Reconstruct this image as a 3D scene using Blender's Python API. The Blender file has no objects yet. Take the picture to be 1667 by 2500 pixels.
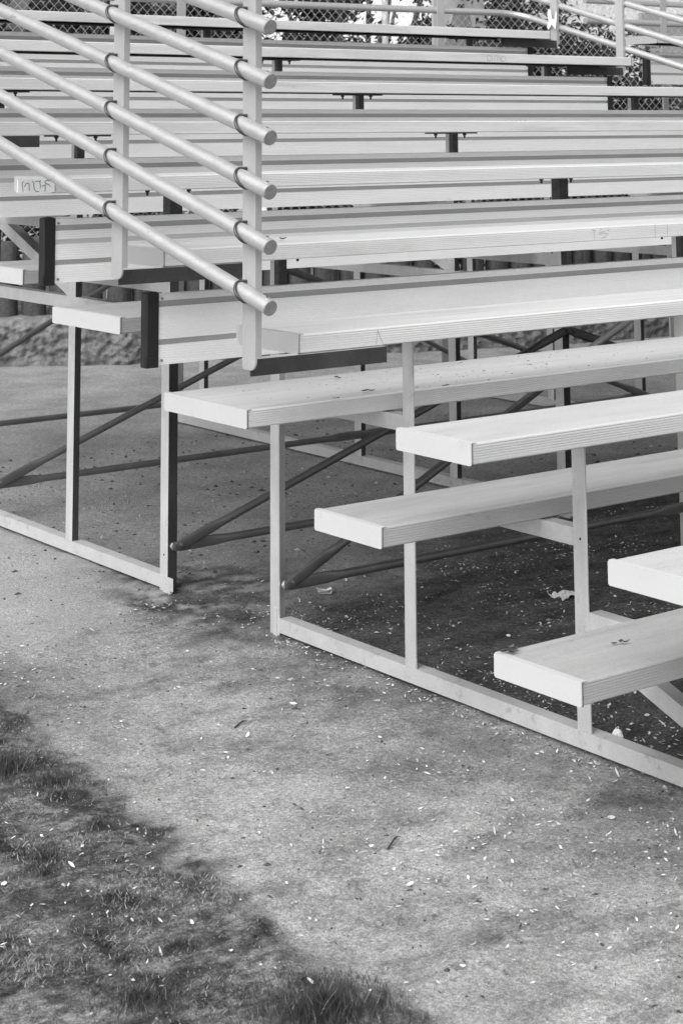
import bpy, math, random
from mathutils import Vector, Matrix, noise
R = random.Random(7)
S = bpy.context.scene
COL = S.collection
rad = math.radians

# ------------------------------------------------------------------ helpers
class MB:
    """collects faces; build() links them as one mesh object"""
    def __init__(s): s.v = []; s.f = []; s.m = []; s.sm = []
    def add(s, vs, fs, mat=0, smooth=False):
        o = len(s.v); s.v += [tuple(p) for p in vs]
        for f in fs:
            s.f.append(tuple(i + o for i in f)); s.m.append(mat); s.sm.append(smooth)
    def box(s, a, b, mat=0):
        (x0, y0, z0), (x1, y1, z1) = a, b
        s.add([(x0,y0,z0),(x1,y0,z0),(x1,y1,z0),(x0,y1,z0),(x0,y0,z1),(x1,y0,z1),(x1,y1,z1),(x0,y1,z1)],
              [(0,3,2,1),(4,5,6,7),(0,1,5,4),(1,2,6,5),(2,3,7,6),(3,0,4,7)], mat)
    def prism(s, poly, ax, a, b, mats=None, caps=True):
        """poly: list of 2-D points (the two axes other than ax, in order), extruded along ax"""
        n = len(poly)
        def P(p, t):
            if ax == 0: return (t, p[0], p[1])
            if ax == 1: return (p[0], t, p[1])
            return (p[0], p[1], t)
        vs = [P(p, a) for p in poly] + [P(p, b) for p in poly]
        for i in range(n):
            j = (i + 1) % n
            o = len(s.v)
            s.add([vs[i], vs[j], vs[j+n], vs[i+n]], [(0,1,2,3)], mats[i] if mats else 0)
        if caps:
            s.add(vs[:n], [tuple(range(n))[::-1]]); s.add(vs[n:], [tuple(range(n))])
    def tube(s, pts, r, n=12, mat=0, caps=True, flat=None):
        """round tube along pts; r number or list; flat: list of (rx, ry) scale per point"""
        pts = [Vector(p) for p in pts]; N = len(pts)
        rs = r if isinstance(r, (list, tuple)) else [r] * N
        d0 = (pts[1] - pts[0]).normalized()
        up = Vector((0,0,1)) if abs(d0.z) < .9 else Vector((0,1,0))
        side = d0.cross(up).normalized(); vs = []
        for i, p in enumerate(pts):
            d = (pts[min(i+1,N-1)] - pts[max(i-1,0)]).normalized()
            side = (side - d * side.dot(d)).normalized(); u = side.cross(d)
            fx, fy = flat[i] if flat else (1, 1)
            for k in range(n):
                a = 2 * math.pi * k / n
                vs.append(p + side * math.cos(a) * rs[i] * fx + u * math.sin(a) * rs[i] * fy)
        fs = [(i*n+k, i*n+(k+1)%n, (i+1)*n+(k+1)%n, (i+1)*n+k) for i in range(N-1) for k in range(n)]
        s.add(vs, fs, mat, True)
        if caps:
            s.add(vs[:n], [tuple(range(n))], mat); s.add(vs[-n:], [tuple(range(n))[::-1]], mat)
    def build(s, name, mats, parent=None, loc=None):
        me = bpy.data.meshes.new(name); me.from_pydata(s.v, [], s.f)
        for m in (mats if isinstance(mats, (list, tuple)) else [mats]): me.materials.append(m)
        me.polygons.foreach_set('material_index', s.m); me.polygons.foreach_set('use_smooth', s.sm)
        me.update()
        o = bpy.data.objects.new(name, me); COL.objects.link(o)
        if parent: o.parent = parent
        if loc: o.location = loc
        return o

def tag(o, label=None, cat=None, group=None, kind=None):
    if label: o['label'] = label
    if cat: o['category'] = cat
    if group: o['group'] = group
    if kind: o['kind'] = kind
    return o
def empty(name, loc=(0,0,0)):
    o = bpy.data.objects.new(name, None); COL.objects.link(o); o.location = loc; return o
def copy_tree(o, parent=None):
    c = o.copy(); COL.objects.link(c)
    if parent: c.parent = parent
    for ch in KIDS.get(o.name, []):
        if ch.get('side') != -1: copy_tree(ch, c)      # the far stand has no rail on its aisle side
    return c

# ------------------------------------------------------------------ materials
def mat(name, base, rough=.5, metal=0., var=.15, scale=8., stretch=(1,1,1), fine=0., fine_scale=300., bump=0., bump_scale=200., spec=.5, rvar=.0, stain=None, trans=0., scr=0.):
    m = bpy.data.materials.new(name); m.use_nodes = True; nt = m.node_tree; N = nt.nodes; L = nt.links
    b = N['Principled BSDF']; b.inputs['Roughness'].default_value = rough; b.inputs['Metallic'].default_value = metal
    b.inputs['Specular IOR Level'].default_value = spec
    tc = N.new('ShaderNodeTexCoord'); mp = N.new('ShaderNodeMapping'); L.new(tc.outputs['Object'], mp.inputs[0])
    mp.inputs['Scale'].default_value = stretch
    nz = N.new('ShaderNodeTexNoise'); nz.inputs['Scale'].default_value = scale; nz.inputs['Detail'].default_value = 7; nz.inputs['Roughness'].default_value = .62
    L.new(mp.outputs[0], nz.inputs[0])
    mr = N.new('ShaderNodeMapRange'); mr.inputs[1].default_value = .3; mr.inputs[2].default_value = .7
    mr.inputs[3].default_value = base * (1 - var); mr.inputs[4].default_value = base * (1 + var); L.new(nz.outputs[0], mr.inputs[0])
    out = mr.outputs[0]
    if fine:
        f = N.new('ShaderNodeTexNoise'); f.inputs['Scale'].default_value = fine_scale; f.inputs['Detail'].default_value = 3; L.new(tc.outputs['Object'], f.inputs[0])
        fr = N.new('ShaderNodeMapRange'); fr.inputs[1].default_value = .3; fr.inputs[2].default_value = .7; fr.inputs[3].default_value = 1 - fine; fr.inputs[4].default_value = 1 + fine; L.new(f.outputs[0], fr.inputs[0])
        mu = N.new('ShaderNodeMath'); mu.operation = 'MULTIPLY'; L.new(out, mu.inputs[0]); L.new(fr.outputs[0], mu.inputs[1]); out = mu.outputs[0]
    if stain:   # (scale, threshold, width, factor): dirt blotches with a shape of their own
        f = N.new('ShaderNodeTexNoise'); f.inputs['Scale'].default_value = stain[0]; f.inputs['Detail'].default_value = 9; f.inputs['Roughness'].default_value = .7; L.new(mp.outputs[0], f.inputs[0])
        fr = N.new('ShaderNodeMapRange'); fr.inputs[1].default_value = stain[1]; fr.inputs[2].default_value = stain[1] + stain[2]; fr.inputs[3].default_value = 1; fr.inputs[4].default_value = stain[3]; L.new(f.outputs[0], fr.inputs[0])
        mu = N.new('ShaderNodeMath'); mu.operation = 'MULTIPLY'; L.new(out, mu.inputs[0]); L.new(fr.outputs[0], mu.inputs[1]); out = mu.outputs[0]
    if scr:     # fine lengthwise scratches and scuffs
        for sc, st2, th in ((30, (.12,4,4), .64), (9, (1,1.6,3), .66)):
            mq = N.new('ShaderNodeMapping'); mq.inputs['Scale'].default_value = st2; L.new(tc.outputs['Object'], mq.inputs[0])
            f = N.new('ShaderNodeTexNoise'); f.inputs['Scale'].default_value = sc; f.inputs['Detail'].default_value = 6; f.inputs['Roughness'].default_value = .7; L.new(mq.outputs[0], f.inputs[0])
            fr = N.new('ShaderNodeMapRange'); fr.inputs[1].default_value = th; fr.inputs[2].default_value = th + .05; fr.inputs[3].default_value = 1; fr.inputs[4].default_value = 1 - scr; L.new(f.outputs[0], fr.inputs[0])
            mu = N.new('ShaderNodeMath'); mu.operation = 'MULTIPLY'; L.new(out, mu.inputs[0]); L.new(fr.outputs[0], mu.inputs[1]); out = mu.outputs[0]
    L.new(out, b.inputs['Base Color'])
    if rvar:
        rr = N.new('ShaderNodeMapRange'); rr.inputs[1].default_value = .3; rr.inputs[2].default_value = .7; rr.inputs[3].default_value = rough - rvar; rr.inputs[4].default_value = rough + rvar
        L.new(nz.outputs[0], rr.inputs[0]); L.new(rr.outputs[0], b.inputs['Roughness'])
    if bump:
        bn = N.new('ShaderNodeTexNoise'); bn.inputs['Scale'].default_value = bump_scale; bn.inputs['Detail'].default_value = 4; L.new(tc.outputs['Object'], bn.inputs[0])
        bp = N.new('ShaderNodeBump'); bp.inputs['Strength'].default_value = 1; bp.inputs['Distance'].default_value = bump; L.new(bn.outputs[0], bp.inputs['Height']); L.new(bp.outputs[0], b.inputs['Normal'])
    if trans: b.inputs['Transmission Weight'].default_value = trans
    return m

M = dict(
 plank=mat('ribbed_aluminium', .62, .48, .2, .05, 5, (.5,4,4), .08, 420, .0002, 260, rvar=.05, scr=.16, stain=(2.2,.56,.22,.86)),
 plank2=mat('clean_ribbed_aluminium', .75, .48, .2, .06, 5, (.4,5,5), .08, 420, .0002, 260, rvar=.05, scr=.14, stain=(1.6,.55,.12,.80)),
 foot2=mat('foot_aluminium', .90, .5, .25, .07, 5, (.5,4,4), .10, 420, .0003, 220, scr=.18, stain=(2.4,.54,.22,.84)),
 plank_top=mat('worn_seat_top', .53, .5, .2, .07, 5, (.5,4,4), .10, 420, .0002, 260, rvar=.05, scr=.2, stain=(2.2,.54,.2,.84)),
 plank2_top=mat('dusty_seat_top', .61, .5, .2, .08, 5, (.4,5,5), .09, 420, .0002, 260, rvar=.05, scr=.16, stain=(1.6,.55,.12,.82)),
 foot_top=mat('worn_foot_top', .44, .52, .2, .09, 5, (.6,4,4), .11, 420, .0003, 220, scr=.22, stain=(2.6,.50,.2,.78)),
 foot2_top=mat('dusty_foot_top', .62, .52, .2, .08, 5, (.5,4,4), .11, 420, .0003, 220, scr=.2, stain=(2.4,.52,.2,.80)),
 riser=mat('riser_aluminium', .96, .5, .15, .04, 5, (.5,4,4), .06, 420, .0002, 260, scr=.10, rvar=.05, stain=(2.2,.58,.22,.9)),
 foot=mat('worn_aluminium', .50, .5, .25, .07, 5, (.6,4,4), .10, 420, .0003, 220, scr=.2, stain=(2.6,.52,.22,.80)),
 cap=mat('end_cap_aluminium', .55, .5, .05, .03, 6, (1,1,1), .04, 420, stain=(14,.60,.14,.86), scr=.10),
 band=mat('dull_groove_band', .46, .45, .5, .10, 5, (.6,4,4), .08, 300),
 pale=mat('pale_groove_band', .70, .45, .5, .06, 5, (.6,4,4), .05, 300),
 galv=mat('galvanised_pipe', .58, .42, .65, .06, 50, (1,.4,1), .09, 300, .0003, 120, rvar=.05, stain=(34,.62,.10,.62), scr=.2),
 gpost=mat('galvanised_post', .49, .45, .4, .08, 12, (1,1,.5), .06, 260, .0002, 120, stain=(18,.62,.15,.75)),
 frame=mat('galvanised_frame', .74, .42, .55, .10, 14, (1,1,.5), .06, 240, .0003, 90, stain=(16,.6,.15,.7)),
 sill=mat('weathered_sill', .50, .55, .1, .08, 12, (1,1,1), .07, 200, .0006, 160, stain=(22,.56,.14,.6)),
 brace=mat('dull_brace_tube', .21, .4, .7, .14, 12, (1,1,1), .08, 200, .0003, 90),
 flange=mat('dark_flange', .062, .42, .3, .3, 10, (1,1,.6), .1, 200, .0003, 90),  # near-black tone for post fronts, beam fronts, holes and channel linings
 black=mat('black_plastic', .012, .42, 0, .3, 20),
 plug=mat('grey_end_plug', .30, .55, .4, .2, 60, (1,1,1), .15, 400),
 steel=mat('dark_steel', .09, .4, .8, .25, 60),
 bolt=mat('bright_bolt', .5, .4, .7, .2, 60),
 mark=mat('dark_scratch_marks', .33, .7, 0, .3, 90),
 pen=mat('dark_pen_marks', .10, .7, 0, .3, 90),
 patch=mat('white_paint_patch', .84, .6, 0, .04, 40),
 leaf=mat('pale_dry_leaf', .66, .7, 0, .25, 40, (1,1,1), .1, 200),
 darkleaf=mat('dark_dry_leaf', .06, .7, 0, .4, 60),
 paper=mat('white_paper', .72, .8, 0, .06, 30, (1,1,1), .04, 200),
 twig=mat('dark_twig', .05, .8, 0, .3, 80),
 crumb=mat('dark_soil_crumb', .05, .9, 0, .4, 60),
 under=mat('shaded_underside', .09, .7, .2, .2, 8),  # shade inside the hollow planks put into the colour
 capg=mat('polished_end_cap', .80, .30, .85, .03, 6),
 grit=mat('pale_grit', .34, .9, 0, .3, 60),
 blade=mat('grass_blade', .045, .6, 0, .55, 30),
 straw=mat('dry_grass_blade', .27, .7, 0, .3, 30),
 foliage=mat('dark_foliage', .017, .8, 0, .6, 3, (1,1,1), .2, 20),
 bark=mat('bark', .10, .85, 0, .3, 12, (1,1,.3), .2, 60),
 wall=mat('rough_stone', .17, .9, 0, .35, 7, (1,1,1), .2, 60, .012, 30),
 log=mat('weathered_log', .06, .85, 0, .5, 6, (3,3,.5), .25, 60, .004, 40),
 wire=mat('galvanised_wire', .55, .5, .5, .15, 20),
 pole=mat('pale_pole', .62, .5, .2, .06, 12),
 stucco=mat('pale_stucco', .78, .9, 0, .16, 5, (1,1,1), .12, 30, .03, 12),
 grey=mat('grey_board', .30, .8, 0, .12, 6),
)

# ------------------------------------------------------------------ ground
def gn(x, y, s, seed=0., o=5):
    return noise.fractal(Vector((x * s + seed, y * s - seed, seed * .7)), 1.0, 2.0, o)   # about -1..1
def sstep(a, b, t):
    t = max(0., min(1., (t - a) / (b - a))); return t * t * (3 - 2 * t)
GZ = -.014
def lawn_edge(y):   # x of the lawn's edge
    pts = [(-3,-1.16),(-.48,-1.146),(-.09,-1.135),(.487,-1.06),(.921,-.99),(1.44,-.935),(2.2,-.90),(6,-.8)]
    for (a, xa), (b, xb) in zip(pts, pts[1:]):
        if y <= b: return xa + (xb - xa) * (y - a) / (b - a)
    return -.8
def masks(x, y):
    e = lawn_edge(y) + .05 * gn(x, y, 3.1, 3.) + .05 * gn(x, y, 13, 9.) + .03 * gn(x, y, 40, 19., 3)
    lawn = sstep(.05, -.05, x - e)
    if y > 1.5: lawn *= sstep(1.75, 1.5, y)
    w = .10 * gn(x, y, 2.2, 1.) + .05 * gn(x, y, 8, 5.) + .03 * gn(x, y * .4, 30, 8.)
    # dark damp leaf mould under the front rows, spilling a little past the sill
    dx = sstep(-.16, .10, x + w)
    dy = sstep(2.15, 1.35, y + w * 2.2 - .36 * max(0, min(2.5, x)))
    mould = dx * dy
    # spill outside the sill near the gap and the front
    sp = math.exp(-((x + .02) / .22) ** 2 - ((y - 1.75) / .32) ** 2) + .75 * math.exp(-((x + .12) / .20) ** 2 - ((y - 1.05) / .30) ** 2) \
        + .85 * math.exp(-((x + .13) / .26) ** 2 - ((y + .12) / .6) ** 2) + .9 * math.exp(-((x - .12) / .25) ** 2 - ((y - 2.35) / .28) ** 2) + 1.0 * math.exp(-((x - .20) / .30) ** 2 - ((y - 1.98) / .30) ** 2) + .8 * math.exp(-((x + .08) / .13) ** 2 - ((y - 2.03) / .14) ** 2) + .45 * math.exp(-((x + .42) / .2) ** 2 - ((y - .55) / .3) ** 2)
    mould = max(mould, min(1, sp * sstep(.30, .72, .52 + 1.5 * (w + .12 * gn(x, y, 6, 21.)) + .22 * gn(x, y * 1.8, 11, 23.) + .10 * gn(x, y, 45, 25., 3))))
    # patch of damp earth beside the lawn, far left
    lp = math.exp(-((x + .83) / .16) ** 2 - ((y - 1.62) / .36) ** 2)
    mould = max(mould, .8 * lp * sstep(.2, .7, .62 + 1.5 * w))
    # dirt trampled off the front of the stand
    if -.62 < x < .1 and y < 1.5:
        q = sstep(-.60, -.05, x + .9*w) * sstep(1.35, .55, y + w)
        mould = max(mould, .48 * q * sstep(.25, .8, .55 + 1.6*w + .35*gn(x, y, 9, 41.)))
    slab = sstep(1.75, 2.15, y + w) * sstep(.05, -.1, x + w)
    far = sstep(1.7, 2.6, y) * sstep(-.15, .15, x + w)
    return lawn, mould, slab, far, max(0., moss(x, y)) if x < -.7 else 0.
TUFTS = [(-1.135,1.00,.060,.040,900,'large dark grass tuft at the left edge, the tallest by the path'),(-1.085,.868,.034,.026,420,'dark grass tuft just right of the largest tuft'),(-1.115,.79,.03,.016,300,'low dark tuft below the largest tuft'),
         (-1.135,.586,.030,.018,330,'small flat dark tuft near the lawn edge, lone in the middle'),(-1.30,.50,.04,.022,330,'dark tuft at the far left, below the largest tuft'),(-1.30,.005,.026,.018,260,'small round dark tuft in the lower lawn beside pale leaves'),
         (-1.335,.44,.035,.014,300,'low wide dark tuft in the left part of the lawn'),(-1.46,-.13,.05,.030,600,'soft dark tuft at the bottom edge, left of the biggest bottom tuft'),(-1.235,-.345,.085,.046,1700,'biggest blurry dark tuft at the bottom edge of the photo'),(-1.40,.03,.02,.013,200,'tiny dark tuft left of the round tuft in the lower lawn')]
MOSS = [(-1.13,.93,.10,.11),(-1.07,.88,.06,.03),(-1.12,.79,.05,.04),(-1.17,.70,.06,.03),(-.945,1.40,.05,.12),(-.98,1.25,.05,.08),(-1.2,.60,.05,.025),(-1.13,.58,.05,.03),(-1.05,.42,.045,.06),(-1.10,.28,.05,.07),(-1.30,.46,.08,.04),(-1.42,.30,.06,.05),(-1.30,.0,.04,.03),(-1.4,-.12,.07,.05),(-1.2,-.36,.12,.09),(-1.36,.18,.07,.03),(-1.24,.20,.05,.04)]
def moss(x, y):
    m = 0; x, y = x + .05*gn(x, y, 9, 81.), y + .05*gn(x, y, 9, 83.)
    for a, b, sx, sy in MOSS:
        q = ((x-a)/sx)**2 + ((y-b)/sy)**2
        if q < 6: m = max(m, math.exp(-q))
    return min(1., max(0., m * (.75 + 2.2 * gn(x, y, 18, 71.) + 1.3*gn(x, y, 55, 73., 3)))) if m > .05 else 0.
def axis(segs):
    out = []
    for a, b, st in segs:
        n = max(1, int(round((b - a) / st))); out += [a + (b - a) * i / n for i in range(n)]
    return out + [segs[-1][1]]
xs = axis([(-80,-12,8),(-12,-3,.8),(-3,-1.9,.1),(-1.9,1.6,.018),(1.6,3.5,.04),(3.5,8,.12),(8,20,.8),(20,90,8)])
ys = axis([(-60,-8,6),(-8,-1.4,.4),(-1.4,-.8,.06),(-.8,2.4,.018),(2.4,5,.04),(5,9,.12),(9,20,.8),(20,90,8)])
gv = []; gm = []
def gheight(x, y, lawn, mould):
    h = GZ + .0035 * gn(x, y, 5, 2.) + .0022 * gn(x, y, 22, 4.) + .0014 * gn(x, y, 60, 6., 3)
    return h + lawn * (.006 + .006 * gn(x, y, 9, 13.)) + mould * .003 * gn(x, y, 40, 17., 3)
for y in ys:
    for x in xs:
        if -4 < x < 10 and -3 < y < 10: mk = masks(x, y)
        else: mk = (1. if x < lawn_edge(y) and y < 1.6 else 0., 0., 0., .6, 0.)
        gv.append((x, y, gheight(x, y, mk[0], mk[1]))); gm.append(mk)
nx = len(xs)
gf = [(j*nx+i, j*nx+i+1, (j+1)*nx+i+1, (j+1)*nx+i) for j in range(len(ys)-1) for i in range(nx-1)]
me = bpy.data.meshes.new('ground'); me.from_pydata(gv, [], gf); me.polygons.foreach_set('use_smooth', [True]*len(gf))
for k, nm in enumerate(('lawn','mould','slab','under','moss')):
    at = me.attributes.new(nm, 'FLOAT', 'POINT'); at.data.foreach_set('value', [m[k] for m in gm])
ground = bpy.data.objects.new('ground', me); COL.objects.link(ground); tag(ground, kind='structure')
gmx = bpy.data.materials.new('bare_earth'); gmx.use_nodes = True; nt = gmx.node_tree; N = nt.nodes; L = nt.links
B = N['Principled BSDF']; B.inputs['Roughness'].default_value = .95; B.inputs['Specular IOR Level'].default_value = .15
tc = N.new('ShaderNodeTexCoord')
def nzn(scale, det=5, rough=.6, lo=.3, hi=.7, a=0., b=1., st=(1,1,1)):
    mp = N.new('ShaderNodeMapping'); mp.inputs['Scale'].default_value = st; L.new(tc.outputs['Object'], mp.inputs[0])
    n = N.new('ShaderNodeTexNoise'); n.inputs['Scale'].default_value = scale; n.inputs['Detail'].default_value = det; n.inputs['Roughness'].default_value = rough; L.new(mp.outputs[0], n.inputs[0])
    r = N.new('ShaderNodeMapRange'); r.inputs[1].default_value = lo; r.inputs[2].default_value = hi; r.inputs[3].default_value = a; r.inputs[4].default_value = b; L.new(n.outputs[0], r.inputs[0]); return r.outputs[0]
def op(o, a, b):
    m = N.new('ShaderNodeMath'); m.operation = o
    for i, q in enumerate((a, b)):
        if isinstance(q, (int, float)): m.inputs[i].default_value = q
        else: L.new(q, m.inputs[i])
    return m.outputs[0]
def mixf(f, a, b):
    m = N.new('ShaderNodeMix'); m.data_type = 'FLOAT'; L.new(f, m.inputs[0])
    for i, q in ((2, a), (3, b)):
        if isinstance(q, (int, float)): m.inputs[i].default_value = q
        else: L.new(q, m.inputs[i])
    return m.outputs[0]
def grit(scale, lo, hi, st=(1,1,1)):
    mp = N.new('ShaderNodeMapping'); mp.inputs['Scale'].default_value = st; L.new(tc.outputs['Object'], mp.inputs[0])
    v = N.new('ShaderNodeTexVoronoi'); v.inputs['Scale'].default_value = scale; L.new(mp.outputs[0], v.inputs['Vector'])
    sp = N.new('ShaderNodeSeparateColor'); L.new(v.outputs['Color'], sp.inputs[0])
    r = N.new('ShaderNodeMapRange'); r.inputs[3].default_value = lo; r.inputs[4].default_value = hi; L.new(sp.outputs[0], r.inputs[0]); return r.outputs[0]
def attr(n):
    a = N.new('ShaderNodeAttribute'); a.attribute_name = n; return a.outputs['Fac']
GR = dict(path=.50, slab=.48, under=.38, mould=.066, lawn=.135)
path = op('MULTIPLY', nzn(3.4, 7, .66, .38, .62, GR['path']*.70, GR['path']*1.10), nzn(120, 4, .7, .3, .7, .74, 1.22))
path = op('MULTIPLY', path, nzn(17, 6, .72, .56, .70, 1., .55, (1.4,.7,1)))
path = op('MULTIPLY', path, nzn(60, 6, .8, .57, .68, 1., .50))
path = op('MULTIPLY', path, nzn(95, 5, .82, .34, .66, .66, 1.28))
path = op('MULTIPLY', path, nzn(9, 9, .8, .56, .63, 1., .66, (.8,1.5,1)))
path = op('MULTIPLY', path, nzn(5.5, 8, .68, .50, .66, 1., .60, (.75,1.5,1)))
path = op('MULTIPLY', path, nzn(420, 2, .6, .28, .72, .74, 1.25))
slab = op('MULTIPLY', nzn(2.5, 6, .6, .3, .7, GR['slab']*.86, GR['slab']*1.08), nzn(110, 5, .8, .34, .66, .76, 1.2))
slab = op('MULTIPLY', slab, nzn(24, 7, .8, .60, .68, 1., .62))
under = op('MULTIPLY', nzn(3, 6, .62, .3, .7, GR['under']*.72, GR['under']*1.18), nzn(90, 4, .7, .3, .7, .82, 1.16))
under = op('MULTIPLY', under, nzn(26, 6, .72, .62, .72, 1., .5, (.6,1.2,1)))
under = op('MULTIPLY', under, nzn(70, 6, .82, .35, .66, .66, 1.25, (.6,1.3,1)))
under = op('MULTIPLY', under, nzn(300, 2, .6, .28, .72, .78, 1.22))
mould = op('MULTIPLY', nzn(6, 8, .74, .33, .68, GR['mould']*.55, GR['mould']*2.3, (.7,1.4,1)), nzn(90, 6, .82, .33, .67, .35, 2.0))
lawn = op('MULTIPLY', nzn(7, 9, .76, .40, .60, GR['lawn']*.30, GR['lawn']*2.1), nzn(170, 5, .8, .3, .7, .5, 1.5))
lawn = op('MULTIPLY', lawn, nzn(34, 7, .82, .44, .58, 1.25, .42, (.8,1.3,1)))
g1 = op('MULTIPLY', grit(190, .84, 1.16), grit(400, .76, 1.24))
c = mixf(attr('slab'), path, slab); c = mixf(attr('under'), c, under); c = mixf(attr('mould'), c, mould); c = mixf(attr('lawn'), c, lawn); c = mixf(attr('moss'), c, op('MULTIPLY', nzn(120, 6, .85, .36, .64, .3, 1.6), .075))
c = op('MULTIPLY', c, g1)
L.new(c, B.inputs['Base Color'])
bp_ = N.new('ShaderNodeBump'); bp_.inputs['Distance'].default_value = .006; bp_.inputs['Strength'].default_value = .8
L.new(op('ADD', op('ADD', nzn(70, 6, .75), nzn(260, 3, .7, .3, .7, 0, .5)), grit(150, 0, .55)), bp_.inputs['Height']); L.new(bp_.outputs[0], B.inputs['Normal'])
me.materials.append(gmx)
def gz(x, y): mk = masks(x, y); return gheight(x, y, mk[0], mk[1])

# ------------------------------------------------------------------ bleacher
W = .254; T_ = .0456
def rib_profile(w, ribs=True, joint=None):
    """closed (y,z) outline of a plank: front face ribs, rounded front edge, ribbed top"""
    p = []; t = T_
    p.append((.004, -t)); 
    p.append((0, -t + .003))
    z = -t + .006; k = 0
    while z < -.007:
        p += [(.0, z), (.0, z + .0034), (.0009, z + .0042), (.0009, z + .0050)]; z += .0056
    for a in (0, 22, 45, 68, 90):
        p.append((.0045 - .0045*math.cos(rad(a)), -.0045 + .0045*math.sin(rad(a))))
    y = .012
    while y < w - .012:
        if joint and abs(y - joint) < .006:
            p += [(joint - .002, 0), (joint - .0015, -.006), (joint + .0015, -.006), (joint + .002, 0)]; y = joint + .008; continue
        p += [(y, 0), (y + .0052, 0), (y + .0062, -.0008), (y + .0075, -.0008)]; y += .0086
    p += [(w - .004, 0), (w, -.004), (w, -t)]
    n0 = len(p)
    for c in (w - .003, w*.5 + .003):      # hollow underside with a middle web
        p += [(c, -t), (c, -.005), (c - w*.5 + .006, -.005), (c - w*.5 + .006, -t)]
    return p, n0
def put(profile, y, z): return [(a + y, b + z) for a, b in profile]
def plank(name, x0, x1, y, z, w, m, parent, joint=None, capm='cap'):
    prof, n0 = rib_profile(w, joint=joint); n = len(prof)
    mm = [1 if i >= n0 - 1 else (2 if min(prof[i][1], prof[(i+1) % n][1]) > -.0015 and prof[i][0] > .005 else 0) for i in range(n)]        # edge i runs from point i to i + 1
    mb = MB(); mb.prism(put(prof, y, z), 0, x0 + .004, x1 - .004, mats=mm)
    o = mb.build(name, [M[m], M['under'], M[m + '_top']], parent)
    for s, x in ((-1, x0), (1, x1)):
        c = MB(); spans = [(0, w)] if not joint else [(0, joint - .0006), (joint + .0006, w)]
        for a, b in spans:
            xa, xb = (x, x + .003) if s < 0 else (x - .003, x)
            ya, yb, za, zb = y + a - .0012, y + b + .0012, z - T_ - .0015, z + .0016
            r = .0035
            poly = [(ya + r, za), (yb - r, za), (yb, za + r), (yb, zb - r), (yb - r, zb), (ya + r*.4, zb), (ya, zb - r*.4), (ya, za + r)]
            c.prism(poly, 0, xa, xb)
            # lip folded over the plank's front and top edge
            lx0, lx1 = (x + .003, x + .016) if s < 0 else (x - .016, x - .003)
            c.box((lx0, ya + .0004, zb - .0012), (lx1, yb - .0004, zb))
            if a == 0: c.box((lx0 + (0 if s > 0 else 0), ya, za + .001), (lx0 + .0022, ya + .0011, zb - .0013), 1)
        c.build('end_cap', [M[capm], M['steel']], o)
    return o
XR = 4.042
SEAT = {-1:(-.4785,-.5432,.5962),0:(-.5111,.082,.7753),1:(-.5137,.712,.9507),2:(-.5164,1.3371,1.1238),3:(-.5202,1.9647,1.3072),4:(-.5202,2.5905,1.4796),5:(-.5202,3.217,1.6493),6:(-.5202,3.8445,1.827),7:(-.5202,4.4703,1.9995)}
FOOT = {0:(-.5127,-.2388,.3584,W),1:(-.5072,.3996,.5457,W),2:(-.4605,1.0117,.7288,.4016),3:(-.4644,1.6533,.9127,.4044),4:(-.4601,2.2688,1.0112,.38),5:(-.46,2.895,1.19,.38),6:(-.46,3.521,1.365,.38),7:(-.46,4.147,1.54,.38)}
POST = {-1:-.373,0:.2493,1:.8911,2:1.5134,3:2.1267,4:2.7512,5:3.385,6:4.011,7:4.637}
FX = (0., 1.775, 3.55)
def scribble(strokes, x, y, z, sx, sz, parent, name='scratched_writing', th=.0018, m='mark', label=None):
    """pen strokes as thin raised lines on a front face (plane y)"""
    mb = MB()
    for st in strokes:
        for (a, b), (c, d) in zip(st, st[1:]):
            p = Vector((x + a*sx, 0, z + b*sz)); q = Vector((x + c*sx, 0, z + d*sz)); dd = (q - p)
            if dd.length < 1e-6: continue
            n = Vector((-dd.z, 0, dd.x)).normalized() * th * .5; dd = dd.normalized() * th * .3
            mb.add([(p.x-dd.x-n.x, y, p.z-dd.z-n.z), (q.x+dd.x-n.x, y, q.z+dd.z-n.z), (q.x+dd.x+n.x, y, q.z+dd.z+n.z), (p.x-dd.x+n.x, y, p.z-dd.z+n.z)], [(0,1,2,3)])
    o = mb.build(name, M[m], parent)
    return o
def arc(cx, cz, rx, rz, a0, a1, n=9): return [(cx + rx*math.cos(rad(a0+(a1-a0)*i/(n-1))), cz + rz*math.sin(rad(a0+(a1-a0)*i/(n-1)))) for i in range(n)]

def angle_y(mb, x, y0, y1, ztop, h=.042, leg=.042, th=.005):
    """angle iron along Y: upright leg in the plane x, level leg on top edge reaching +X"""
    mb.box((x, y0, ztop - h), (x + th, y1, ztop)); mb.box((x + th, y0, ztop - th), (x + leg, y1, ztop - .0005))

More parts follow.
